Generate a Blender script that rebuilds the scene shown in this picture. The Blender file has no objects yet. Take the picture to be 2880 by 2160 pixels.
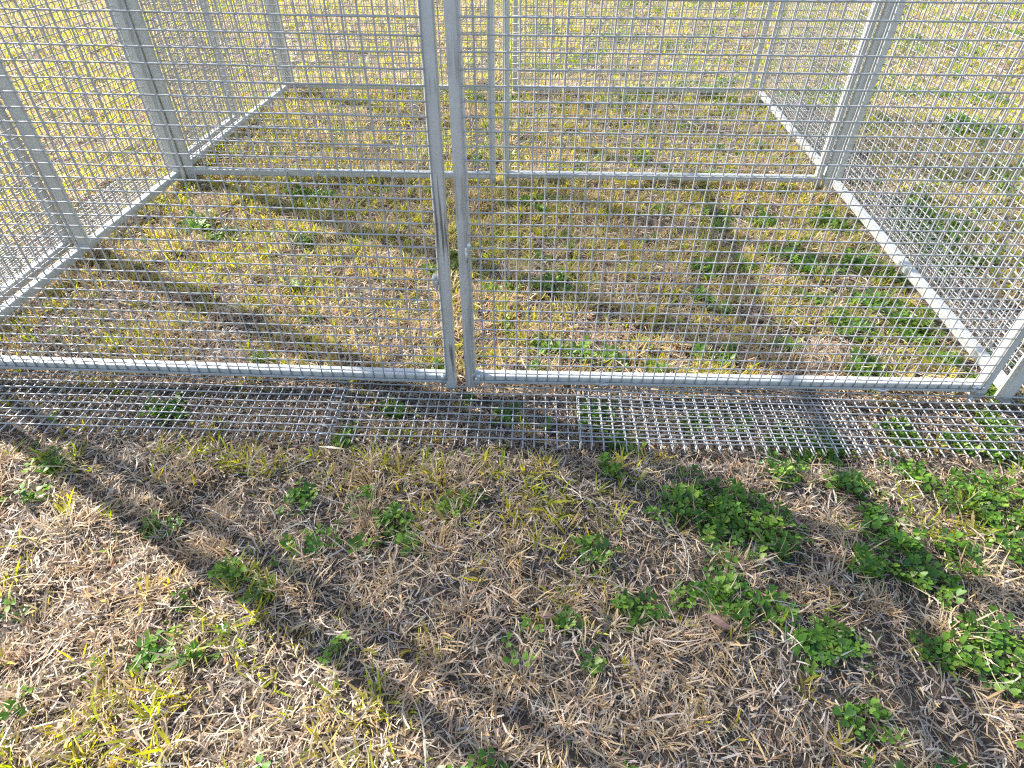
import bpy, math, random
import numpy as np
from mathutils import Matrix, Vector

rng = np.random.default_rng(11)
random.seed(5)
SC = bpy.context.scene
COL = SC.collection

# ------------------------------------------------------------------ camera
cam = bpy.data.cameras.new('camera')
cam_o = bpy.data.objects.new('camera', cam)
COL.objects.link(cam_o)
cam.sensor_width = 36.0
cam.lens = 20.917
cam.clip_start = 0.02
cam.clip_end = 400.0
RGT = Vector((0.9997600747, 0.0210286653, 0.0061309209))
DWN = Vector((0.0183076474, -0.6485359742, -0.7609638100))
FWD = Vector((-0.0120259304, 0.7608934783, -0.6487653594))
M = Matrix(((RGT.x, -DWN.x, -FWD.x, 0.10782), (RGT.y, -DWN.y, -FWD.y, -1.08547),
            (RGT.z, -DWN.z, -FWD.z, 0.92908), (0, 0, 0, 1)))
cam_o.matrix_world = M
SC.camera = cam_o

# ------------------------------------------------------------------ light
SUN_EL = math.radians(37.0)
SUN_AZ = math.radians(-60.6)          # sun stands behind and to the left
world = bpy.data.worlds.new('World')
SC.world = world
world.use_nodes = True
wn = world.node_tree
sky = wn.nodes.new('ShaderNodeTexSky')
sky.sky_type = 'NISHITA'
sky.sun_disc = False
sky.sun_elevation = SUN_EL
sky.sun_rotation = SUN_AZ
wn.links.new(sky.outputs[0], wn.nodes['Background'].inputs[0])
wn.nodes['Background'].inputs[1].default_value = 0.13
sun = bpy.data.lights.new('sun', 'SUN')
sun.energy = 4.9
sun.angle = math.radians(0.53)
sun.color = (1.0, 0.945, 0.86)
sun_o = bpy.data.objects.new('sun', sun)
COL.objects.link(sun_o)
sdir = Vector((math.sin(SUN_AZ) * math.cos(SUN_EL), math.cos(SUN_AZ) * math.cos(SUN_EL), math.sin(SUN_EL)))
sun_o.rotation_euler = (-sdir).to_track_quat('-Z', 'Y').to_euler()
sun_o.location = sdir * 12
SC.view_settings.view_transform = 'Standard'
SC.view_settings.look = 'None'
SC.view_settings.gamma = 1.0
SC.view_settings.exposure = 1.62
SC.cycles.filter_width = 1.2
SC.cycles.max_bounces = 6
SC.cycles.diffuse_bounces = 3
SC.cycles.glossy_bounces = 3
SC.cycles.transmission_bounces = 3
SC.cycles.use_denoising = False

# ------------------------------------------------------------------ helpers
def tag(o, label=None, cat=None, group=None, kind=None):
    if label: o['label'] = label
    if cat: o['category'] = cat
    if group: o['group'] = group
    if kind: o['kind'] = kind
    return o

def empty(name, loc, rz=0.0, label=None, cat=None, group=None):
    o = bpy.data.objects.new(name, None)
    COL.objects.link(o)
    o.empty_display_size = 0.1
    o.location = loc
    o.rotation_euler = (0, 0, rz)
    return tag(o, label, cat, group)

def mesh_obj(name, verts, faces, mat, parent=None, smooth=False, cols=None):
    """one mesh object; faces is a list, or an (n,k) array"""
    me = bpy.data.meshes.new(name)
    verts = np.asarray(verts, np.float32)
    if isinstance(faces, np.ndarray):
        n, k = faces.shape
        me.vertices.add(len(verts)); me.vertices.foreach_set('co', verts.ravel())
        me.loops.add(n * k); me.loops.foreach_set('vertex_index', faces.astype(np.int32).ravel())
        me.polygons.add(n)
        me.polygons.foreach_set('loop_start', np.arange(0, n * k, k, dtype=np.int32))
        me.update(calc_edges=True)
    else:
        me.from_pydata([tuple(v) for v in verts], [], faces)
    if smooth:
        me.polygons.foreach_set('use_smooth', np.ones(len(me.polygons), bool))
    if cols is not None:
        a = me.color_attributes.new('Col', 'FLOAT_COLOR', 'POINT')
        c = np.ones((len(verts), 4), np.float32); c[:, :3] = cols
        a.data.foreach_set('color', c.ravel())
    me.materials.append(mat)
    me.validate()
    o = bpy.data.objects.new(name, me)
    COL.objects.link(o)
    if parent is not None: o.parent = parent
    return o

class MB:
    def __init__(s): s.v = []; s.f = []
    def add(s, v, f):
        b = len(s.v); s.v.extend(v); s.f.extend([tuple(i + b for i in q) for q in f])
    def build(s, name, mat, parent=None, smooth=False):
        return mesh_obj(name, np.array(s.v), s.f, mat, parent, smooth)

def box_tube(lo, hi, axis, r=0.0032, seg=3):
    """square steel tube with rounded long edges between lo and hi"""
    ax = [i for i in range(3) if i != axis]
    c = [(lo[i] + hi[i]) / 2 for i in ax]
    h = [(hi[i] - lo[i]) / 2 for i in ax]
    prof = []
    for qx, qy, a0 in ((1, 1, 0), (-1, 1, 90), (-1, -1, 180), (1, -1, 270)):
        for k in range(seg + 1):
            a = math.radians(a0 + 90 * k / seg)
            prof.append((c[0] + qx * (h[0] - r) + r * math.cos(a), c[1] + qy * (h[1] - r) + r * math.sin(a)))
    n = len(prof); v = []
    for e in (lo[axis], hi[axis]):
        for p in prof:
            q = [0, 0, 0]; q[ax[0]], q[ax[1]], q[axis] = p[0], p[1], e
            v.append(tuple(q))
    f = [(i, (i + 1) % n, n + (i + 1) % n, n + i) for i in range(n)]
    if axis == 1: f = [q[::-1] for q in f]
    f.append(tuple(range(n))[::-1] if axis != 1 else tuple(range(n)))
    f.append(tuple(range(n, 2 * n)) if axis != 1 else tuple(range(n, 2 * n))[::-1])
    return v, f

def wires(paths, r, sides=6):
    """paths: (W,S,3) polylines -> one array mesh of round wires"""
    paths = np.asarray(paths, float); W, S, _ = paths.shape
    d = np.gradient(paths, axis=1); d /= np.linalg.norm(d, axis=2, keepdims=True)
    up = np.where(np.abs(d[..., 2:3]) > 0.8, np.array([0., 1., 0.]), np.array([0., 0., 1.]))
    a = np.cross(d, up); a /= np.linalg.norm(a, axis=2, keepdims=True)
    b = np.cross(a, d)
    ang = np.arange(sides) * 2 * np.pi / sides
    ring = paths[:, :, None, :] + r * (np.cos(ang)[None, None, :, None] * a[:, :, None, :] + np.sin(ang)[None, None, :, None] * b[:, :, None, :])
    v = ring.reshape(-1, 3)
    idx = np.arange(W * S * sides).reshape(W, S, sides)
    nx = np.roll(idx, -1, axis=2)
    f = np.stack([idx[:, :-1], nx[:, :-1], nx[:, 1:], idx[:, 1:]], -1).reshape(-1, 4)
    if sides == 6:
        caps = []
        for row, flip in ((idx[:, 0], True), (idx[:, -1], False)):
            q1 = row[:, [0, 1, 2, 3]]; q2 = row[:, [0, 3, 4, 5]]
            if flip: q1, q2 = q1[:, ::-1], q2[:, ::-1]
            caps += [q1, q2]
        f = np.concatenate([f] + caps)
    return v, f

def hash2(ix, iy, s):
    h = (ix.astype(np.int64) * 374761393 + iy.astype(np.int64) * 668265263 + s * 974711) & 0xffffffff
    h = ((h ^ (h >> 13)) * 1274126177) & 0xffffffff
    return ((h ^ (h >> 16)) & 0xffff) / 65535.0

def vnoise(x, y, s=0):
    ix = np.floor(x); iy = np.floor(y); fx = x - ix; fy = y - iy
    fx = fx * fx * (3 - 2 * fx); fy = fy * fy * (3 - 2 * fy)
    a = hash2(ix, iy, s); b = hash2(ix + 1, iy, s); c = hash2(ix, iy + 1, s); d = hash2(ix + 1, iy + 1, s)
    return (a * (1 - fx) + b * fx) * (1 - fy) + (c * (1 - fx) + d * fx) * fy

def fnoise(x, y, s=0, o=3):
    t = 0; amp = 1; tot = 0
    for k in range(o):
        t = t + amp * vnoise(x * 2 ** k + 17.3 * k, y * 2 ** k - 9.1 * k, s + k); tot += amp; amp *= 0.5
    return t / tot

# ------------------------------------------------------------------ materials
def new_mat(name):
    m = bpy.data.materials.new(name); m.use_nodes = True
    nt = m.node_tree
    return m, nt, nt.nodes['Principled BSDF']

def steel(name, base, dark, rough, metal, scale=60.0, streak=0.0, seed=0.0, blotch=0.35):
    m, nt, p = new_mat(name)
    N, L = nt.nodes.new, nt.links.new
    tc = N('ShaderNodeTexCoord')
    mp = N('ShaderNodeMapping'); L(tc.outputs['Object'], mp.inputs['Vector'])
    mp.inputs['Location'].default_value = (seed, seed * 2.1, seed * 0.7)
    vo = N('ShaderNodeTexVoronoi'); vo.inputs['Scale'].default_value = scale * 2.2     # zinc spangle
    L(mp.outputs[0], vo.inputs['Vector'])
    n1 = N('ShaderNodeTexNoise'); n1.inputs['Scale'].default_value = scale * 0.35; n1.inputs['Detail'].default_value = 6
    L(mp.outputs[0], n1.inputs['Vector'])
    n2 = N('ShaderNodeTexNoise'); n2.inputs['Scale'].default_value = scale * 3; n2.inputs['Detail'].default_value = 4
    L(mp.outputs[0], n2.inputs['Vector'])
    mixv = N('ShaderNodeMath'); mixv.operation = 'MULTIPLY_ADD'
    L(vo.outputs['Color'], mixv.inputs[0]); mixv.inputs[1].default_value = 0.2
    L(n1.outputs['Fac'], mixv.inputs[2])
    rp = N('ShaderNodeValToRGB')
    rp.color_ramp.elements[0].position = 0.35; rp.color_ramp.elements[0].color = (*dark, 1)
    rp.color_ramp.elements[1].position = 0.95; rp.color_ramp.elements[1].color = (*base, 1)
    L(mixv.outputs[0], rp.inputs[0])
    col = rp.outputs[0]
    if streak > 0:
        ms = N('ShaderNodeMapping'); ms.inputs['Scale'].default_value = (230, 230, 7); L(tc.outputs['Object'], ms.inputs['Vector'])
        ns = N('ShaderNodeTexNoise'); ns.inputs['Scale'].default_value = 1.0; ns.inputs['Detail'].default_value = 5
        L(ms.outputs[0], ns.inputs['Vector'])
        nb = N('ShaderNodeTexNoise'); nb.inputs['Scale'].default_value = 6.0; L(mp.outputs[0], nb.inputs['Vector'])
        mu = N('ShaderNodeMath'); mu.operation = 'MULTIPLY'; L(ns.outputs['Fac'], mu.inputs[0]); L(nb.outputs['Fac'], mu.inputs[1])
        rs = N('ShaderNodeValToRGB'); rs.color_ramp.elements[0].position = 0.27; rs.color_ramp.elements[1].position = 0.36
        rs.color_ramp.elements[0].color = (0, 0, 0, 1); rs.color_ramp.elements[1].color = (streak, streak, streak, 1)
        L(mu.outputs[0], rs.inputs[0])
        mx = N('ShaderNodeMix'); mx.data_type = 'RGBA'
        L(rs.outputs[0], mx.inputs[0]); L(col, mx.inputs[6]); mx.inputs[7].default_value = (0.12, 0.09, 0.065, 1)
        col = mx.outputs[2]
    L(col, p.inputs['Base Color'])
    p.inputs['Metallic'].default_value = metal
    rr = N('ShaderNodeMapRange'); L(n1.outputs['Fac'], rr.inputs[0])
    rr.inputs[3].default_value = rough - 0.12; rr.inputs[4].default_value = rough + 0.14
    L(rr.outputs[0], p.inputs['Roughness'])
    bp = N('ShaderNodeBump'); bp.inputs['Strength'].default_value = 0.03; bp.inputs['Distance'].default_value = 0.001
    L(n2.outputs['Fac'], bp.inputs['Height']); L(bp.outputs[0], p.inputs['Normal'])
    return m

TUBE = steel('galvanised_tube', (0.53, 0.54, 0.52), (0.46, 0.465, 0.445), 0.5, 0.35, 60)
TUBE_STAINED = steel('stained_tube', (0.55, 0.54, 0.52), (0.44, 0.43, 0.41), 0.5, 0.35, 60, streak=0.85, seed=3.3)
TUBE_SCUFFED = steel('scuffed_tube', (0.56, 0.55, 0.53), (0.45, 0.44, 0.42), 0.5, 0.35, 60, streak=0.35, seed=7.9)
WIRE = steel('galvanised_wire', (0.40, 0.395, 0.385), (0.35, 0.345, 0.335), 0.55, 0.35, 90)
WELD = steel('zinc_sprayed_weld', (0.70, 0.71, 0.72), (0.45, 0.45, 0.46), 0.4, 0.7, 150)

def leaf_mat(name, trans, spec, rough, sat=1.0):
    m, nt, p = new_mat(name)
    N, L = nt.nodes.new, nt.links.new
    at = N('ShaderNodeAttribute'); at.attribute_name = 'Col'
    L(at.outputs['Color'], p.inputs['Base Color'])
    p.inputs['Roughness'].default_value = rough
    p.inputs['Specular IOR Level'].default_value = spec
    tr = N('ShaderNodeBsdfTranslucent')
    hs = N('ShaderNodeHueSaturation'); hs.inputs['Saturation'].default_value = sat; hs.inputs['Value'].default_value = 1.35
    L(at.outputs['Color'], hs.inputs['Color']); L(hs.outputs[0], tr.inputs['Color'])
    mx = N('ShaderNodeMixShader'); mx.inputs[0].default_value = trans
    L(p.outputs[0], mx.inputs[1]); L(tr.outputs[0], mx.inputs[2])
    L(mx.outputs[0], nt.nodes['Material Output'].inputs['Surface'])
    return m

MAT_DRY = leaf_mat('dry_grass', 0.28, 0.35, 0.5)
MAT_GREEN = leaf_mat('living_grass', 0.48, 0.3, 0.42, 1.1)
MAT_CLOVER = leaf_mat('clover_leaf', 0.38, 0.35, 0.4, 1.1)

def soil_mat():
    m, nt, p = new_mat('soil')
    N, L = nt.nodes.new, nt.links.new
    tc = N('ShaderNodeTexCoord')
    n = N('ShaderNodeTexNoise'); n.inputs['Scale'].default_value = 90; n.inputs['Detail'].default_value = 8; n.inputs['Roughness'].default_value = 0.7
    L(tc.outputs['Object'], n.inputs['Vector'])
    r = N('ShaderNodeValToRGB')
    r.color_ramp.elements[0].position = 0.3; r.color_ramp.elements[0].color = (0.035, 0.026, 0.019, 1)
    r.color_ramp.elements[1].position = 0.75; r.color_ramp.elements[1].color = (0.15, 0.115, 0.08, 1)
    L(n.outputs['Fac'], r.inputs[0]); L(r.outputs[0], p.inputs['Base Color'])
    p.inputs['Roughness'].default_value = 0.95
    b = N('ShaderNodeBump'); b.inputs['Distance'].default_value = 0.01; b.inputs['Strength'].default_value = 0.8
    L(n.outputs['Fac'], b.inputs['Height']); L(b.outputs[0], p.inputs['Normal'])
    return m

# ------------------------------------------------------------------ ground sheet
def in_skirt(x, y):
    """1 where the mesh aprons lie (the turf is flattened there)"""
    f = (y > -0.215 - 0.014 * x) & (y < 0.05 - 0.0133 * x) & (x > -1.6) & (x < 1.75)
    r = (x > 1.25 + 0.066 * y) & (x < 1.53 + 0.066 * y) & (y > -0.05) & (y < 2.7)
    l = (x > -1.56) & (x < -1.30) & (y > 0.0) & (y < 1.32)
    return (f | r | l).astype(float)

def ground_h(x, y):
    s = in_skirt(x, y)
    k = 1 - 0.55 * s
    h = -0.030 + k * (0.034 * (fnoise(x * 6.0, y * 6.0, 40, 2) - 0.5) + 0.026 * (fnoise(x * 16, y * 16, 50, 2) - 0.5))
    h = h + 0.03 * (fnoise(x * 0.8, y * 0.8, 60, 2) - 0.5) * np.clip((y - 1.5) / 2.0, 0, 1)
    return h - 0.010 * s

gx = np.concatenate([[-120, -50, -20, -9], np.arange(-6, 6.01, 0.05), [9, 20, 50, 120]])
gy = np.concatenate([[-60, -20, -6, -2.5], np.arange(-1.4, 7.51, 0.05), [9, 12, 20, 50, 160]])
GX, GY = np.meshgrid(gx, gy)
GZ = ground_h(GX, GY)
nx_, ny_ = len(gx), len(gy)
ii = np.arange(nx_ * ny_).reshape(ny_, nx_)
gf = np.stack([ii[:-1, :-1], ii[:-1, 1:], ii[1:, 1:], ii[1:, :-1]], -1).reshape(-1, 4)
ground = mesh_obj('ground', np.stack([GX, GY, GZ], -1).reshape(-1, 3), gf, soil_mat(), smooth=True)
tag(ground, kind='structure')

# ------------------------------------------------------------------ mesh panels
PITCH = 0.025
WR = 0.00155
TH = 0.025

def wobble(shape, amp):
    return (rng.random(shape) - 0.5) * 2 * amp

def wire_sheet(nc, nr, x0, z0, over_x=0.0, over_z0=0.0, over_z1=0.0, seg=2):
    """upright welded mesh in the local xz plane: long wires run along x in front (y<0), the others behind"""
    W_ = (nc - 1) * PITCH; H_ = (nr - 1) * PITCH
    sx = np.linspace(0, 1, max(8, (nc - 1) // seg + 1))
    hz = np.zeros((nr, len(sx), 3))
    hz[..., 0] = x0 - over_x + sx[None] * (W_ + 2 * over_x)
    hz[..., 2] = z0 + np.arange(nr)[:, None] * PITCH + wobble((nr, 1), 0.0006) + wobble((nr, len(sx)), 0.0005)
    hz[..., 1] = -WR + wobble((nr, len(sx)), 0.0003)
    sz = np.linspace(0, 1, max(8, (nr - 1) // seg + 1))
    vt = np.zeros((nc, len(sz), 3))
    vt[..., 2] = z0 - over_z0 + sz[None] * (H_ + over_z0 + over_z1)
    vt[..., 0] = x0 + np.arange(nc)[:, None] * PITCH + wobble((nc, 1), 0.0007) + wobble((nc, len(sz)), 0.0005)
    vt[..., 1] = WR - 0.0004 + wobble((nc, len(sz)), 0.0003)
    v1, f1 = wires(hz, WR); v2, f2 = wires(vt, WR)
    return np.concatenate([v1, v2]), np.concatenate([f1, f2 + len(v1)])

def bump_blob(mb, c, size, n=3):
    """small lumpy weld bead made of overlapping squashed balls"""
    for k in range(n):
        o = [c[i] + (random.random() - 0.5) * size[i] * 0.9 for i in range(3)]
        R = [size[i] * (0.35 + 0.25 * random.random()) for i in range(3)]
        v = []; f = []; nu, nv = 8, 5
        for a in range(nv + 1):
            for b in range(nu):
                th = math.pi * a / nv; ph = 2 * math.pi * b / nu
                q = 1 + 0.18 * (random.random() - 0.5)
                v.append((o[0] + q * R[0] * math.sin(th) * math.cos(ph), o[1] + q * R[1] * math.sin(th) * math.sin(ph), o[2] + q * R[2] * math.cos(th)))
        for a in range(nv):
            for b in range(nu):
                f.append((a * nu + b, (a + 1) * nu + b, (a + 1) * nu + (b + 1) % nu, a * nu + (b + 1) % nu))
        mb.add(v, f)

def make_panel(label, width, loc, rz, group, cat='mesh panel', height=1.8, mids=(), mx0=0.021, welds=(), stile_mats=(None, None), name='wire_panel', foot=(0, 0)):
    t = empty(name, loc, rz, label, cat, group)
    Y0, Y1 = 0.003, 0.028
    for k, (x, fz) in enumerate(((0.0, foot[0]), (width - TH, foot[1]))):
        m = MB(); m.add(*box_tube((x, Y0, -fz), (x + TH, Y1, height), 2))
        o = m.build('stile', stile_mats[k] or TUBE, t)
        if stile_mats[k] is TUBE_STAINED: o['label'] = 'upright tube with dark brown stains'
    for x in mids:
        m = MB(); m.add(*box_tube((x, Y0, TH), (x + TH, Y1, height - TH), 2)); m.build('mid_stile', TUBE, t)
    m = MB(); m.add(*box_tube((TH, Y0, 0), (width - TH, Y1, TH), 0)); m.build('bottom_rail', TUBE, t)
    m = MB(); m.add(*box_tube((TH, Y0, height - TH), (width - TH, Y1, height), 0)); m.build('top_rail', TUBE, t)
    nc = int(round((width - 2 * mx0) / PITCH)) + 1
    nr = int((height - 0.02) / PITCH) + 1
    v, f = wire_sheet(nc, nr, mx0, 0.012)
    mesh_obj('wire_mesh', v, f, WIRE, t, smooth=True)
    for (x, z, sx, sz) in welds:
        m = MB(); bump_blob(m, (x, 0.0025, z), (sx, 0.005, sz), 5)
        m.build('weld_bead', WELD, t, smooth=True)
    return t

GP = 'galvanised mesh panels of the pen'
# front pair; the mesh plane is y = 0
pl = make_panel('front mesh panel whose inner upright is streaked with brown stains', 1.242, (0, 0, 0), 0, GP,
                mx0=0.021, welds=((1.214, 0.014, 0.012, 0.022), (1.212, 0.283, 0.009, 0.03), (0.30, 0.004, 0.030, 0.007), (0.612, 0.006, 0.02, 0.006), (0.87, 0.008, 0.026, 0.007)),
                stile_mats=(None, TUBE_STAINED), foot=(0.0, 0.016))
Rv = Vector((-0.010512551621449132, 0.006318985301307082, -0.014782045808331952))
RM = Matrix.Rotation(Rv.length, 4, Rv.normalized())
O = Vector((-0.06561394488955861, 0.0023091178265607247, 0.008312399523909823))
off = RM @ Vector((-1.221, 0, -0.012))
pl.matrix_world = Matrix.Translation(O + off) @ RM
pr = make_panel('front mesh panel with a scuffed unstained inner upright beside the narrow gap', 1.243, (-0.0215, 0, 0.0), 0, GP,
                mx0=0.0215, welds=((0.026, 0.013, 0.014, 0.022), (0.019, 0.349, 0.009, 0.026), (0.325, 0.006, 0.026, 0.008), (0.67, 0.004, 0.026, 0.008), (0.995, 0.003, 0.03, 0.008), (1.215, 0.010, 0.02, 0.014)),
                stile_mats=(TUBE_SCUFFED, None), foot=(0.012, 0.018))
# right hand side wall, mesh on its outer face
a1 = math.radians(90 - 3.78)
make_panel('side mesh panel whose bottom rail runs back from the white stone chips', 1.285, (1.281, -0.010, 0.0), a1, GP, foot=(0.02, 0.03))
make_panel('far side mesh panel carrying on behind the rear wall on the side of the clover', 1.25, (1.374, 1.335, -0.002), math.radians(90 - 3.7), GP)
# left hand side walls
make_panel('side mesh panel with a middle upright standing on its bottom rail', 1.285, (-1.296, 1.27, 0.0), math.radians(-91.72), GP,
           mids=(0.622,), foot=(0.03, 0.02))
make_panel('outer mesh panel alongside the side panel with the middle upright', 0.655, (-1.386, 0.668, 0.0), math.radians(-90.9), GP, foot=(0.0, 0.02))
make_panel('inner of two parallel mesh panels behind the rear wall', 1.25, (-1.262, 2.57, 0.0), math.radians(-92.0), GP)
make_panel('outer of two parallel mesh panels behind the rear wall', 0.69, (-1.338, 2.01, 0.0), math.radians(-92.0), GP, foot=(0.02, 0.02))
# rear wall pair, mesh on the far face
make_panel('rear mesh panel between the two-post corner and the gap in the rear wall', 1.253, (-0.002, 1.301, 0.0), math.pi, GP, foot=(0.03, 0.03))
make_panel('rear mesh panel between the gap in the rear wall and the white-lit corner post', 1.278, (1.305, 1.314, 0.0), math.pi, GP, foot=(0.03, 0.03))
# wall that closes the second pen
make_panel('end mesh panel of the far pen on the side of the parallel panels', 1.25, (0.01, 2.60, 0.0), math.pi, GP)
make_panel('end mesh panel of the far pen on the side of the clover', 1.36, (1.40, 2.61, 0.0), math.pi, GP)

GPO = 'square steel posts at the panel joints'
def post(label, lo, hi):
    t = empty('steel_post', ((lo[0] + hi[0]) / 2, (lo[1] + hi[1]) / 2, lo[2]), 0, label, 'post', GPO)
    hx, hy, H = (hi[0] - lo[0]) / 2, (hi[1] - lo[1]) / 2, hi[2] - lo[2]
    m = MB(); m.add(*box_tube((-hx, -hy, 0), (hx, hy, H), 2)); m.build('tube', TUBE, t)
    m = MB(); m.add(*box_tube((-hx - 0.0005, -hy - 0.0005, H), (hx + 0.0005, hy + 0.0005, H + 0.004), 2, r=0.002)); m.build('end_cap', TUBE, t)
post('square steel post at the rear corner beside the white-lit side rail', (1.312, 1.268, -0.035), (1.336, 1.292, 1.8))
post('square steel post at the rear corner where the two parallel panels start', (-1.287, 1.276, -0.035), (-1.263, 1.300, 1.8))
post('square steel post filling the slot between the two parallel bottom rails', (-1.357, 0.672, -0.03), (-1.322, 0.697, 1.8))

# ------------------------------------------------------------------ aprons of loose mesh on the grass
GA = 'wire mesh aprons lying on the grass'
def apron(label, x0, nc, ylo, slope, loc, rz=0, zoff=0.0, rows=8, seed=0, amp=0.004, tip=0.022, lead=0.0):
    """flat welded sheet: rows of long wires, short cross wires with free tips towards the outside"""
    t = empty('mesh_apron', loc, rz, label, 'wire mesh', GA)
    xs = x0 + np.arange(nc) * PITCH
    ss = np.linspace(0, 1, (nc - 1) * 2 + 1)
    lw = np.zeros((rows, len(ss), 3))
    X = x0 - 0.006 + ss * ((nc - 1) * PITCH + 0.012)
    def z(x, y):
        return zoff + amp * 2 * (fnoise(x * 4 + seed, y * 4, 90 + seed, 2) - 0.5)
    def yy(x, r):
        return ylo + slope * (x - x0) - r * PITCH
    for r in range(rows):
        lw[r, :, 0] = X
        lw[r, :, 1] = yy(X, r) + wobble(len(X), 0.0005)
        lw[r, :, 2] = z(X, lw[r, :, 1]) + 0.0016
    cs = np.linspace(0, 1, 18)
    cw = np.zeros((nc, len(cs), 3))
    for i, x in enumerate(xs):
        y1 = ylo + slope * (x - x0) + lead; y0 = y1 - lead - (rows - 1) * PITCH - tip - random.random() * 0.004
        cw[i, :, 1] = y1 + (y0 - y1) * cs
        cw[i, :, 0] = x - slope * (cw[i, :, 1] - y1) + wobble(1, 0.0008) + wobble(len(cs), 0.0003)
        cw[i, :, 2] = z(x, cw[i, :, 1]) - 0.0012
    v1, f1 = wires(lw, WR); v2, f2 = wires(cw, WR)
    mesh_obj('wire_grid', np.concatenate([v1, v2]), np.concatenate([f1, f2 + len(v1)]), WIRE, t, smooth=True)
    return t
apron('mesh apron in front of the panel with the brown-stained upright', -1.510, 49, 0.0281, -0.0135, (0, 0, 0), zoff=-0.010, seed=1)
apron('middle mesh apron in front of the narrow gap between the two front panels', -0.329, 49, 0.0124, -0.0133, (0, 0, 0), zoff=-0.013, seed=2)
apron('topmost mesh apron lapping over the middle one below the long front rail', 0.249, 55, 0.0140, -0.0212, (0, 0, 0), zoff=-0.0065, seed=3)
apron('mesh apron outside the side panel by the white stone chips', 0.0, 50, 0.008, 0, (1.292, 0.005, 0), math.radians(90 - 3.78), zoff=-0.010, seed=4, rows=9)
apron('mesh apron outside the far side panel behind the rear wall', 0.0, 49, 0.006, 0, (1.385, 1.36, 0), math.radians(90 - 3.7), zoff=-0.012, seed=5, rows=9)
apron('mesh apron outside the side panel with the middle upright, far part', 0.0, 24, -0.004, 0, (-1.306, 1.27, 0), math.radians(-91.72), zoff=-0.010, seed=6, rows=9)
apron('mesh apron outside the outer panel beside the parallel rails', 0.0, 26, -0.004, 0, (-1.396, 0.66, 0), math.radians(-90.9), zoff=-0.010, seed=7, rows=9)

# ------------------------------------------------------------------ turf
CLOVER = [(0.525, -0.361, 0.081), (0.465, -0.305, 0.046), (0.578, -0.392, 0.062), (1.051, -0.313, 0.065), (0.99, -0.291, 0.047), (0.808, -0.386, 0.049), (0.827, -0.437, 0.034), (0.465, -0.529, 0.048), (0.4, -0.535, 0.028), (0.317, -0.559, 0.032), (0.199, -0.582, 0.019), (0.137, -0.592, 0.017), (0.642, -0.603, 0.042), (0.582, -0.624, 0.034), (0.804, -0.622, 0.041), (0.875, -0.601, 0.034), (0.868, -0.639, 0.036), (0.225, -0.647, 0.021), (1.03, -0.422, 0.039), (0.844, -0.502, 0.037), (0.924, -0.444, 0.034), (0.746, -0.468, 0.034), (0.256, -0.451, 0.03), (-0.328, -0.349, 0.036), (-0.026, -0.353, 0.023), (-0.12, -0.388, 0.031), (0.009, -0.323, 0.027), (0.441, -0.329, 0.037), (0.672, -0.238, 0.039), (0.946, -0.231, 0.044), (0.798, -0.284, 0.042), (1.183, -0.157, 0.046), (1.034, 0.637, 0.067), (0.703, 0.611, 0.051), (1.211, 0.945, 0.067), (1.196, 0.672, 0.068), (1.159, 0.421, 0.068), (1.196, 0.304, 0.065), (1.028, 0.299, 0.058), (0.178, 0.188, 0.043), (0.262, 0.16, 0.042), (0.822, 0.217, 0.037), (0.357, 0.153, 0.037), (-0.695, 1.124, 0.071), (-0.78, 1.165, 0.054), (-1.038, 0.869, 0.057), (-0.928, 0.8, 0.048), (-0.622, 0.741, 0.039), (0.988, 0.976, 0.051), (0.845, 1.01, 0.052), (1.207, 0.177, 0.042), (0.977, 0.441, 0.049), (1.276, 0.586, 0.051), (-0.093, 0.082, 0.023), (-0.559, 0.106, 0.023), (0.14, 0.07, 0.029), (-0.721, -0.082, 0.043), (-0.186, -0.06, 0.027), (0.086, -0.084, 0.032), (0.29, -0.062, 0.044), (0.334, -0.152, 0.036), (0.617, -0.085, 0.037), (0.709, -0.127, 0.036), (0.802, -0.153, 0.041), (1.205, -0.068, 0.038), (1.113, -0.138, 0.042), (0.976, -0.105, 0.042), (0.511, -0.088, 0.032), (-0.335, -0.54, 0.024), (-0.393, -0.515, 0.02), (-0.584, -0.411, 0.027), (-0.888, -0.266, 0.029), (-0.86, -0.34, 0.023), (-0.487, -0.657, 0.019), (-0.41, -0.662, 0.018), (-0.176, -0.634, 0.019), (-0.092, -0.45, 0.021)]

def clover_field(x, y):
    c = np.zeros_like(x)
    wx = x + 0.035 * (fnoise(x * 14, y * 14, 7) - 0.5); wy = y + 0.035 * (fnoise(x * 14, y * 14, 8) - 0.5)
    for (px, py, r) in CLOVER:
        c = np.maximum(c, np.exp(-((wx - px) ** 2 + ((wy - py) / 1.0) ** 2) / (1.35 * r * r)))
    # unseen ground at the sides and behind: scattered natural patches
    out = np.clip((np.abs(x) - 1.35) / 0.2, 0, 1) + np.clip((y - 1.3) / 0.2, 0, 1) + np.clip((-0.66 - y) / 0.03, 0, 1)
    bg = np.clip((fnoise(x * 4.5, y * 4.5, 21) - 0.58) * 7, 0, 1) * np.clip(0.45 + 0.35 * x, 0, 1)
    sm = np.clip((fnoise(x * 11, y * 11, 23, 2) - 0.66) * 6, 0, 0.75) * np.clip(0.7 + 0.3 * x, 0.3, 1)
    return np.maximum(np.maximum(c, sm), bg * np.clip(out, 0, 1))

def lerp(a, b, t): return a + (b - a) * t

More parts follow.
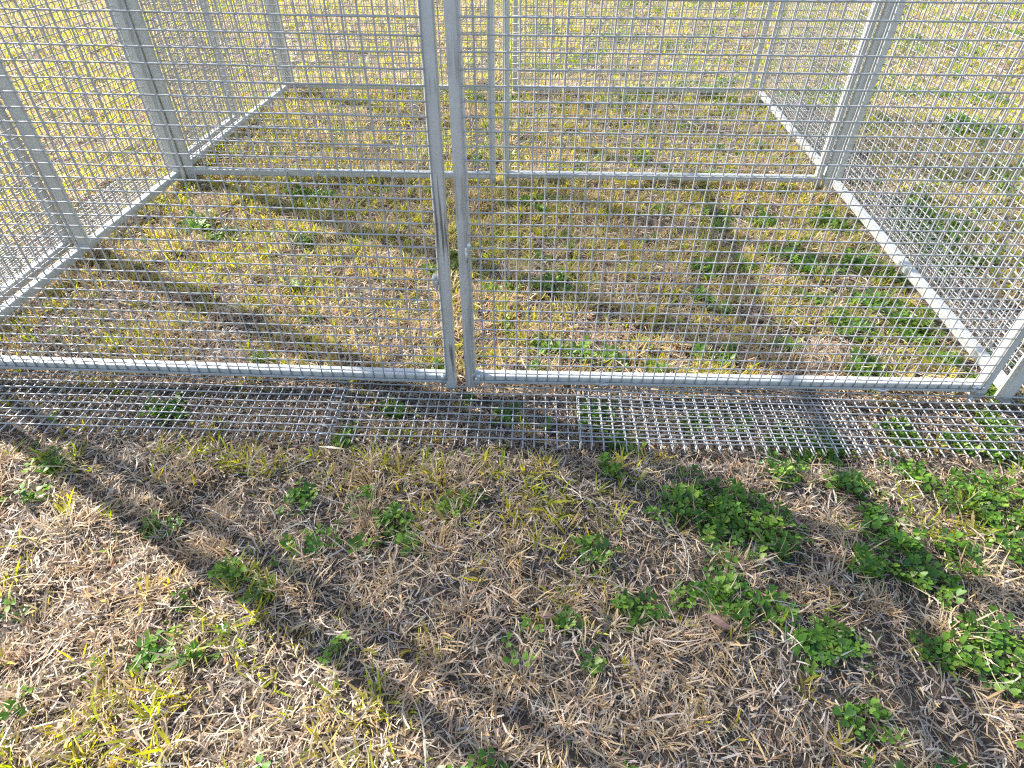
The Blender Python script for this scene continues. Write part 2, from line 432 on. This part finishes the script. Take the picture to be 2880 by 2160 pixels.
def blades(base, az, el, length, width, droop, azc, roll, cb, ct, S=3, fold=0.0):
    """flat tapering blades; all arguments are per-blade arrays"""
    n = len(az)
    t = np.linspace(0, 1, S + 1)
    P = np.zeros((n, S + 1, 3)); P[:, 0] = base
    T = np.zeros((n, S + 1, 3))
    for k in range(S + 1):
        e = el - droop * t[k]; a = az + azc * t[k]
        T[:, k] = np.stack([np.cos(e) * np.cos(a), np.cos(e) * np.sin(a), np.sin(e)], -1)
        if k < S: P[:, k + 1] = P[:, k] + T[:, k] * (length / S)[:, None]
    gz = ground_h(P[..., 0], P[..., 1]) + 0.0015
    P[:, 1:, 2] = np.maximum(P[:, 1:, 2], gz[:, 1:] + 0.001)
    side = np.stack([-np.sin(az), np.cos(az), np.zeros(n)], -1)[:, None, :]
    nrm = np.cross(T, side)
    side = side * np.cos(roll)[:, None, None] + nrm * np.sin(roll)[:, None, None]
    prof = np.array([0.75, 1.0, 0.8, 0.08]) if S == 3 else np.interp(t, [0, 0.3, 0.7, 1], [0.75, 1, 0.75, 0.08])
    w = width[:, None] * prof[None]
    Lf = P - side * w[..., None] / 2; Rt = P + side * w[..., None] / 2
    V = np.stack([Lf, Rt], 2).reshape(-1, 3)
    idx = np.arange(n * (S + 1) * 2).reshape(n, S + 1, 2)
    F = np.stack([idx[:, :-1, 0], idx[:, :-1, 1], idx[:, 1:, 1], idx[:, 1:, 0]], -1).reshape(-1, 4)
    tt = (t ** 0.8)[None, :, None, None]
    Cc = cb[:, None, None, :] * (1 - tt) + ct[:, None, None, :] * tt
    Cc = np.broadcast_to(Cc, (n, S + 1, 2, 3)).reshape(-1, 3)
    return V, F, Cc

def half_width(y):
    return 0.86 + 0.83 * np.maximum(y + 0.85, 0) * 0.92

def scatter(n, ylo, yhi, pad=0.12):
    """points over the trapezoid of ground that can be seen, uniform in area"""
    y = ylo + (yhi - ylo) * rng.random(int(n * 2.2)); hw = half_width(y) + pad
    keep = rng.random(len(y)) < hw / (half_width(np.array([yhi]))[0] + pad)
    y = y[keep][:n]; hw = hw[keep][:n]
    x = 0.09 + (rng.random(len(y)) * 2 - 1) * hw
    return x, y

def area(ylo, yhi, pad=0.12):
    a, b = half_width(np.array([ylo, yhi])) + pad
    return (a + b) * (yhi - ylo)

ZONES = [(-0.92, 0.15, 1.0, 1.0), (0.15, 1.45, 0.95, 1.0), (1.45, 3.0, 0.55, 1.2), (3.0, 6.9, 0.25, 1.7)]
def colvar(n, cols, wts):
    cols = np.array(cols); k = rng.choice(len(cols), n, p=np.array(wts) / sum(wts))
    c = cols[k] * (0.72 + 0.56 * rng.random((n, 1)))
    return c * (1 + 0.08 * (rng.random((n, 3)) - 0.5))

STRAW = [(0.50, 0.37, 0.24), (0.58, 0.45, 0.31), (0.43, 0.27, 0.15), (0.56, 0.39, 0.19), (0.64, 0.55, 0.43), (0.38, 0.31, 0.26)]
GREY = [(0.36, 0.305, 0.265), (0.27, 0.225, 0.195), (0.48, 0.42, 0.36), (0.20, 0.16, 0.13), (0.42, 0.32, 0.235)]
YELG = [(0.46, 0.43, 0.045), (0.35, 0.40, 0.040), (0.54, 0.44, 0.055), (0.23, 0.33, 0.030), (0.58, 0.46, 0.12)]
GREEN = [(0.10, 0.22, 0.03), (0.15, 0.27, 0.04), (0.08, 0.17, 0.03)]

Vd, Fd, Cd = [], [], []; Vg, Fg, Cg = [], [], []; Vc, Fc, Cc_ = [], [], []
nd = ng = nc_ = 0
def put_dry(r):
    global nd
    V, F, C = r; Vd.append(V); Fd.append(F + nd); Cd.append(C); nd += len(V)
def put_green(r):
    global ng
    V, F, C = r; Vg.append(V); Fg.append(F + ng); Cg.append(C); ng += len(V)

def yellow_field(x, y):
    n = fnoise(x * 5.5, y * 5.5, 31, 3)
    lvl = np.interp(y, [-0.9, -0.3, 0.1, 0.5, 1.2, 2.0, 7], [0.36, 0.40, 0.54, 0.66, 0.76, 0.82, 0.88]) - 0.06 * np.clip(x, -1, 1) * (y < 0)
    lvl = lvl - 0.10 * np.clip((0.35 - np.hypot((x + 0.55) * 0.7, y - 0.25)) / 0.3, 0, 1)
    return np.clip((n - (1 - lvl)) * 4.5 + 0.5, 0, 1)

def bare_field(x, y):       # thin worn spots
    return np.clip((fnoise(x * 7, y * 7, 71, 2) - 0.56) * 5, 0, 1)

for (ylo, yhi, dens, scl) in ZONES:
    A = area(ylo, yhi)
    # --- flat litter
    n = int(A * 26000 * dens / (scl ** 1.3)); x, y = scatter(n, ylo, yhi); n = len(x)
    cf = clover_field(x, y); yf = yellow_field(x, y); sk = in_skirt(x, y)
    keep = rng.random(n) > 0.62 * np.clip(cf * 1.3, 0, 1); x, y, cf, yf, sk = [q[keep] for q in (x, y, cf, yf, sk)]; n = len(x)
    layer = rng.random(n) ** 1.5
    z = ground_h(x, y) + 0.001 + layer * (0.016 - 0.009 * sk)
    az = rng.random(n) * 2 * np.pi
    L = (0.012 + 0.034 * rng.random(n) ** 1.6) * scl; Wd = (0.0011 + 0.0023 * rng.random(n) ** 1.6) * scl
    grey = rng.random(n) < 0.62 - 0.45 * layer
    cb = np.where(grey[:, None], colvar(n, GREY, [3, 3, 2, 2, 2]), colvar(n, STRAW, [3, 3, 2, 2, 3, 1]))
    cb = cb * np.array([1.0, 1.0, 1.0])
    put_dry(blades(np.stack([x, y, z], -1), az, (rng.random(n) - 0.42) * 0.75, L, Wd, (rng.random(n) - 0.4) * 1.0,
                   (rng.random(n) - 0.5) * 2.2, (rng.random(n) - 0.5) * 2.0, cb, cb * (0.85 + 0.3 * rng.random((n, 1)))))
    # --- standing dry tufts
    nt = int(A * 620 * dens / scl ** 1.3); tx, ty = scatter(nt, ylo, yhi); nt = len(tx)
    d = fnoise(tx * 6, ty * 6, 81, 2)
    sk = in_skirt(tx, ty); cf = clover_field(tx, ty)
    keep = (d > 0.40 + 0.06 * rng.random(nt)) & (rng.random(nt) > 0.75 * sk) & (rng.random(nt) > 0.55 * cf)
    tx, ty, sk = tx[keep], ty[keep], sk[keep]; nt = len(tx)
    k = rng.integers(9, 30, nt); big = 0.7 + 0.8 * rng.random(nt) ** 2
    rep = np.repeat(np.arange(nt), k); n = len(rep)
    r = 0.014 * np.sqrt(rng.random(n)) * big[rep] * scl; th = rng.random(n) * 2 * np.pi
    x = tx[rep] + r * np.cos(th); y = ty[rep] + r * np.sin(th); z = ground_h(x, y) + 0.002
    lean = rng.random(nt) * 2 * np.pi
    az = th + rng.normal(0, 0.7, n) + 0.25 * np.sin(lean[rep] - th)
    el = np.radians(18 + 58 * rng.random(n)) * (1 - 0.35 * sk[rep])
    L = (0.018 + 0.034 * rng.random(n)) * big[rep] * scl * (1 - 0.35 * sk[rep]); Wd = (0.0012 + 0.0021 * rng.random(n)) * scl
    tc_ = colvar(nt, STRAW, [4, 3, 2, 4, 2, 0.5])
    cb = lerp(tc_[rep], colvar(n, STRAW, [3, 3, 2, 3, 2, 1]), 0.5)
    put_dry(blades(np.stack([x, y, z], -1), az, el, L, Wd, (rng.random(n) * 1.5 - 0.2), rng.normal(0, 0.5, n), rng.normal(0, 0.6, n), cb * 0.85, cb * 1.08))
    # --- long single dry stems lying over everything
    n = int(A * 260 * dens / scl); x, y = scatter(n, ylo, yhi); n = len(x)
    sk = in_skirt(x, y); keep = rng.random(n) > 0.8 * sk; x, y = x[keep], y[keep]; n = len(x)
    z = ground_h(x, y) + 0.008 + 0.012 * rng.random(n)
    cb = colvar(n, STRAW, [3, 3, 1, 3, 4, 1])
    put_dry(blades(np.stack([x, y, z], -1), rng.random(n) * 2 * np.pi, np.radians(rng.normal(12, 14, n)), (0.05 + 0.06 * rng.random(n)) * scl,
                   (0.0012 + 0.0016 * rng.random(n)) * scl, rng.normal(0.5, 0.5, n), rng.normal(0, 0.8, n), rng.normal(0, 0.6, n), cb, cb, S=6))
    # --- living yellow-green clumps
    nt = int(A * 1500 * dens / scl ** 1.25); tx, ty = scatter(nt, ylo, yhi); nt = len(tx)
    yf = yellow_field(tx, ty); sk = in_skirt(tx, ty)
    keep = (rng.random(nt) < (0.05 + 0.95 * yf)) & (rng.random(nt) > 0.72 * sk); tx, ty, sk = tx[keep], ty[keep], sk[keep]; nt = len(tx)
    k = rng.integers(3, 11, nt); rep = np.repeat(np.arange(nt), k); n = len(rep)
    r = 0.009 * np.sqrt(rng.random(n)) * scl; th = rng.random(n) * 2 * np.pi
    x = tx[rep] + r * np.cos(th); y = ty[rep] + r * np.sin(th); z = ground_h(x, y) + 0.004
    az = th + rng.normal(0, 0.8, n); el = np.radians(22 + 55 * rng.random(n))
    big = 0.75 + 0.6 * rng.random(nt)
    L = (0.016 + 0.030 * rng.random(n)) * big[rep] * scl * (1 - 0.25 * sk[rep]); Wd = (0.0019 + 0.0026 * rng.random(n)) * scl
    tc_ = colvar(nt, YELG, [4, 4, 3, 3, 2])
    gr = np.clip(clover_field(tx, ty) * 1.2, 0, 0.8)[:, None]
    tc_ = tc_ * (1 - gr) + colvar(nt, GREEN, [1, 1, 1]) * gr
    cb = lerp(tc_[rep], colvar(n, YELG, [4, 4, 3, 3, 2]), 0.3)
    tipc = np.where(rng.random((n, 1)) < 0.35, colvar(n, STRAW, [3, 2, 2, 4, 2, 0.5]), cb * 1.1)
    put_green(blades(np.stack([x, y, z], -1), az, el, L, Wd, rng.random(n) * 1.3 - 0.2, rng.normal(0, 0.45, n), rng.normal(0, 0.7, n), cb * 0.9, tipc))
    # --- low green blades in the clover
    n = int(A * 5000 * dens / scl ** 1.3); x, y = scatter(n, ylo, yhi)
    cf = clover_field(x, y); keep = rng.random(len(x)) < cf * 0.7; x, y = x[keep], y[keep]; n = len(x)
    if n:
        cb = colvar(n, GREEN, [2, 2, 1])
        put_green(blades(np.stack([x, y, ground_h(x, y) + 0.002], -1), rng.random(n) * 6.28, np.radians(15 + 55 * rng.random(n)), (0.015 + 0.02 * rng.random(n)) * scl,
                         (0.0014 + 0.0014 * rng.random(n)) * scl, rng.random(n) * 1.2, rng.normal(0, 0.4, n), rng.normal(0, 0.6, n), cb, cb))
    # --- clover: three heart-shaped leaflets on a short stalk
    n = int(A * 12000 * dens / scl ** 1.6); x, y = scatter(n, ylo, yhi)
    cf = clover_field(x, y) * (0.72 + 0.6 * (fnoise(x * 24, y * 24, 91, 2) - 0.35))
    keep = rng.random(len(x)) < np.clip((cf - 0.20) * 1.6, 0, 0.95); x, y = x[keep], y[keep]; n = len(x)
    sk = in_skirt(x, y)
    hgt = (0.005 + 0.021 * rng.random(n) ** 1.2) * (1 - 0.5 * sk) * scl
    tilt = rng.normal(0, 0.38, (n, 2)); size = (0.0066 + 0.0052 * rng.random(n)) * scl ** 0.7
    az0 = rng.random(n) * 2 * np.pi
    col = colvar(n, [(0.09, 0.20, 0.022), (0.14, 0.27, 0.030), (0.06, 0.15, 0.022), (0.21, 0.34, 0.045)], [4, 4, 2.5, 1.8])
    shape = np.array([[0.0, 0, 0], [0.45, 0.34, 0.07], [0.85, 0.47, 0.12], [1.07, 0.27, 0.08], [0.97, 0, 0.0], [1.07, -0.27, 0.08], [0.85, -0.47, 0.12], [0.45, -0.34, 0.07]])
    cen = np.stack([x, y, ground_h(x, y) + 0.003 + hgt], -1)
    for j in range(3):
        a = az0 + j * 2.094 + rng.normal(0, 0.13, n)
        ca, sa = np.cos(a), np.sin(a)
        s = size * (0.85 + 0.3 * rng.random(n))
        lx = s[:, None] * (shape[None, :, 0] + 0.10); ly = s[:, None] * shape[None, :, 1] * 1.15
        pit = rng.normal(0.08, 0.3, n)[:, None]
        lz = s[:, None] * shape[None, :, 2] * (0.6 + rng.random((n, 1))) + lx * np.sin(pit)
        wx = ca[:, None] * lx - sa[:, None] * ly; wy = sa[:, None] * lx + ca[:, None] * ly
        wz = lz + wx * tilt[:, :1] + wy * tilt[:, 1:]
        V = cen[:, None, :] + np.stack([wx, wy, wz], -1)
        idx = np.arange(n * 8).reshape(n, 8) + nc_
        F = np.concatenate([idx[:, [0, 1, 2, 4]], idx[:, [2, 3, 4, 4]][:, [0, 1, 2, 2]], idx[:, [0, 4, 6, 7]], idx[:, [4, 5, 6, 6]]]) if False else \
            np.concatenate([idx[:, [0, 1, 4]], idx[:, [1, 2, 4]], idx[:, [2, 3, 4]], idx[:, [0, 4, 7]], idx[:, [4, 6, 7]], idx[:, [4, 5, 6]]])
        cj = (col * (0.9 + 0.2 * rng.random((n, 1))))[:, None, :] * np.array([0.8, 0.95, 1.05, 1.08, 0.95, 1.08, 1.05, 0.95])[None, :, None]
        Vc.append(V.reshape(-1, 3)); Fc.append(F); Cc_.append(cj.reshape(-1, 3)); nc_ += n * 8

litter = mesh_obj('dry_grass', np.concatenate(Vd), np.concatenate(Fd), MAT_DRY, cols=np.concatenate(Cd))
tag(litter, 'straw coloured dead grass and thatch covering the ground', 'dry grass', kind='stuff')
green = mesh_obj('green_grass', np.concatenate(Vg), np.concatenate(Fg), MAT_GREEN, cols=np.concatenate(Cg))
tag(green, 'yellow-green living grass blades growing through the dead thatch', 'grass', kind='stuff')
clov = mesh_obj('clover', np.concatenate(Vc), np.concatenate(Fc), MAT_CLOVER, cols=np.concatenate(Cc_))
tag(clov, 'dark green three-leaved clover in low patches', 'clover', kind='stuff')

# ------------------------------------------------------------------ small single things
def plain(name, c, rough=0.7, trans=0.0, c2=None, scale=200):
    m, nt, p = new_mat(name)
    n = nt.nodes.new('ShaderNodeTexNoise'); n.inputs['Scale'].default_value = scale; n.inputs['Detail'].default_value = 5
    tc = nt.nodes.new('ShaderNodeTexCoord'); nt.links.new(tc.outputs['Object'], n.inputs['Vector'])
    r = nt.nodes.new('ShaderNodeValToRGB')
    r.color_ramp.elements[0].position = 0.3; r.color_ramp.elements[1].position = 0.7
    r.color_ramp.elements[0].color = (*(c2 or tuple(q * 0.6 for q in c)), 1); r.color_ramp.elements[1].color = (*c, 1)
    nt.links.new(n.outputs['Fac'], r.inputs[0]); nt.links.new(r.outputs[0], p.inputs['Base Color'])
    p.inputs['Roughness'].default_value = rough
    return m

def gz(x, y): return float(ground_h(np.array([x]), np.array([y]))[0])

def leaf_shape(L, W, n=10, curl=0.25, cup=0.15, thick=0.0006):
    """curved pointed leaf with real thickness: returns verts, faces"""
    top = []
    for k in range(n + 1):
        t = k / n; w = W / 2 * math.sin(math.pi * min(1, t * 0.94 + 0.03)) ** 0.75
        z = curl * L * (t - t * t) + 0.002
        top.append([(t * L, -w, z + cup * w), (t * L, -w * 0.5, z + cup * w * 0.25), (t * L, 0, z), (t * L, w * 0.5, z + cup * w * 0.25), (t * L, w, z + cup * w)])
    v = [p for r in top for p in r] + [(p[0], p[1], p[2] - thick) for r in top for p in r]
    f = []; o = len(top) * 5
    for k in range(n):
        for j in range(4):
            a = k * 5 + j
            f.append((a, a + 5, a + 6, a + 1)); f.append((o + a, o + a + 1, o + a + 6, o + a + 5))
        for j in (0, 4):
            a = k * 5 + j; q = (a, o + a, o + a + 5, a + 5); f.append(q if j == 0 else q[::-1])
    return v, f

LEAFM = plain('dead_leaf', (0.20, 0.115, 0.085), 0.55, c2=(0.12, 0.065, 0.05), scale=140)
STEMM = plain('leaf_stalk', (0.25, 0.17, 0.11), 0.7)
for (x, y, rz, L, W, lab) in ((0.428, -0.574, -0.75, 0.042, 0.015, 'reddish brown dead leaf lying beside a patch of clover'),
                              (0.146, -0.567, -0.3, 0.030, 0.013, 'small dark brown dead leaf half hidden in the dry grass')):
    t = empty('dead_leaf', (x, y, gz(x, y) + 0.020), rz, lab, 'leaf', 'dead leaves fallen on the grass')
    t.rotation_euler = (0.25, -0.12, rz)
    m = MB(); m.add(*leaf_shape(L, W)); m.build('blade', LEAFM, t, smooth=True)
    v, f = wires(np.array([[(-0.010, 0.001, 0.0), (-0.005, 0, 0.0015), (0.001, 0, 0.0025), (0.006, 0, 0.003)]]), 0.0006)
    mesh_obj('stalk', v, f, STEMM, t)

CHIPM = plain('white_stone', (0.72, 0.71, 0.68), 0.8, c2=(0.5, 0.49, 0.46), scale=180)
for (x, y, s, lab) in ((1.185, -0.006, (0.0085, 0.006, 0.010), 'tall white stone chip standing under the corner of the front panel'),
                       (1.168, -0.012, (0.006, 0.005, 0.004), 'small flat white stone chip beside the tall one'),
                       (1.226, -0.013, (0.008, 0.005, 0.004), 'low white stone chip at the foot of the side panel upright'),
                       (1.278, -0.006, (0.006, 0.006, 0.005), 'white stone chip on the outer side of the corner upright')):
    m = MB(); rnd = random.Random(int(x * 1000))
    pts = []; nu, nv = 7, 4; f = []
    for a in range(nv + 1):
        for b in range(nu):
            th = math.pi * a / nv; ph = 2 * math.pi * b / nu
            q = 0.8 + 0.4 * rnd.random() if 0 < a < nv else 1.0
            pts.append((q * s[0] * math.sin(th) * math.cos(ph), q * s[1] * math.sin(th) * math.sin(ph), s[2] * (1 + math.cos(th))))
    for a in range(nv):
        for b in range(nu):
            f.append((a * nu + b, (a + 1) * nu + b, (a + 1) * nu + (b + 1) % nu, a * nu + (b + 1) % nu))
    m.add(pts, f)
    o = m.build('stone_chip', CHIPM); o.location = (x, y, -0.030 + 0.004)
    tag(o, lab, 'stone', 'white stone chips by the corner upright')

STRAWM = plain('pale_straw', (0.70, 0.62, 0.48), 0.55, c2=(0.55, 0.45, 0.3), scale=120)
m = MB(); m.add(*leaf_shape(0.055, 0.0055, curl=0.06, cup=0.5))
o = m.build('straw_blade', STRAWM, smooth=True); o.location = (-0.318, -0.212, -0.004); o.rotation_euler = (0, 0.05, -0.06)
tag(o, 'broad pale straw blade lying at the tips of the middle apron', 'straw')

WEEDM = leaf_mat('weed_leaf', 0.4, 0.4, 0.45)
def weed(x, y, R, col, lab, n=8, seed=1):
    rnd = random.Random(seed)
    t = empty('broadleaf_weed', (x, y, gz(x, y)), 0, lab, 'weed', 'broad-leaved weeds inside the pen')
    for k in range(n):
        L = R * (0.7 + 0.5 * rnd.random()); v, f = leaf_shape(L, L * (0.32 + 0.12 * rnd.random()), curl=0.35, cup=0.25)
        v = np.array(v); v[:, 1] *= 1 + 0.25 * np.sin(v[:, 0] / L * 22)     # toothed outline
        az = 2 * math.pi * k / n + rnd.random() * 0.5; up = 0.35 + 0.5 * rnd.random()
        Rm = (Matrix.Rotation(az, 3, 'Z') @ Matrix.Rotation(-up, 3, 'Y'))
        v = v @ np.array(Rm).T + np.array([0, 0, 0.006])
        c = np.array(col) * (0.8 + 0.4 * rnd.random())
        mesh_obj('leaf', v, f, WEEDM, t, smooth=True, cols=np.broadcast_to(c, (len(v), 3)))
weed(-0.585, 0.455, 0.042, (0.20, 0.32, 0.12), 'pale green toothed weed in the open middle of the pen', 9, 1)
weed(-1.02, 0.82, 0.045, (0.24, 0.42, 0.05), 'bright green leafy weed near the side panel with the middle upright', 8, 2)
weed(0.185, 0.455, 0.036, (0.08, 0.17, 0.07), 'dark green weed with drooping leaves behind the scuffed upright', 6, 3)
print('verts', nd, ng, nc_)
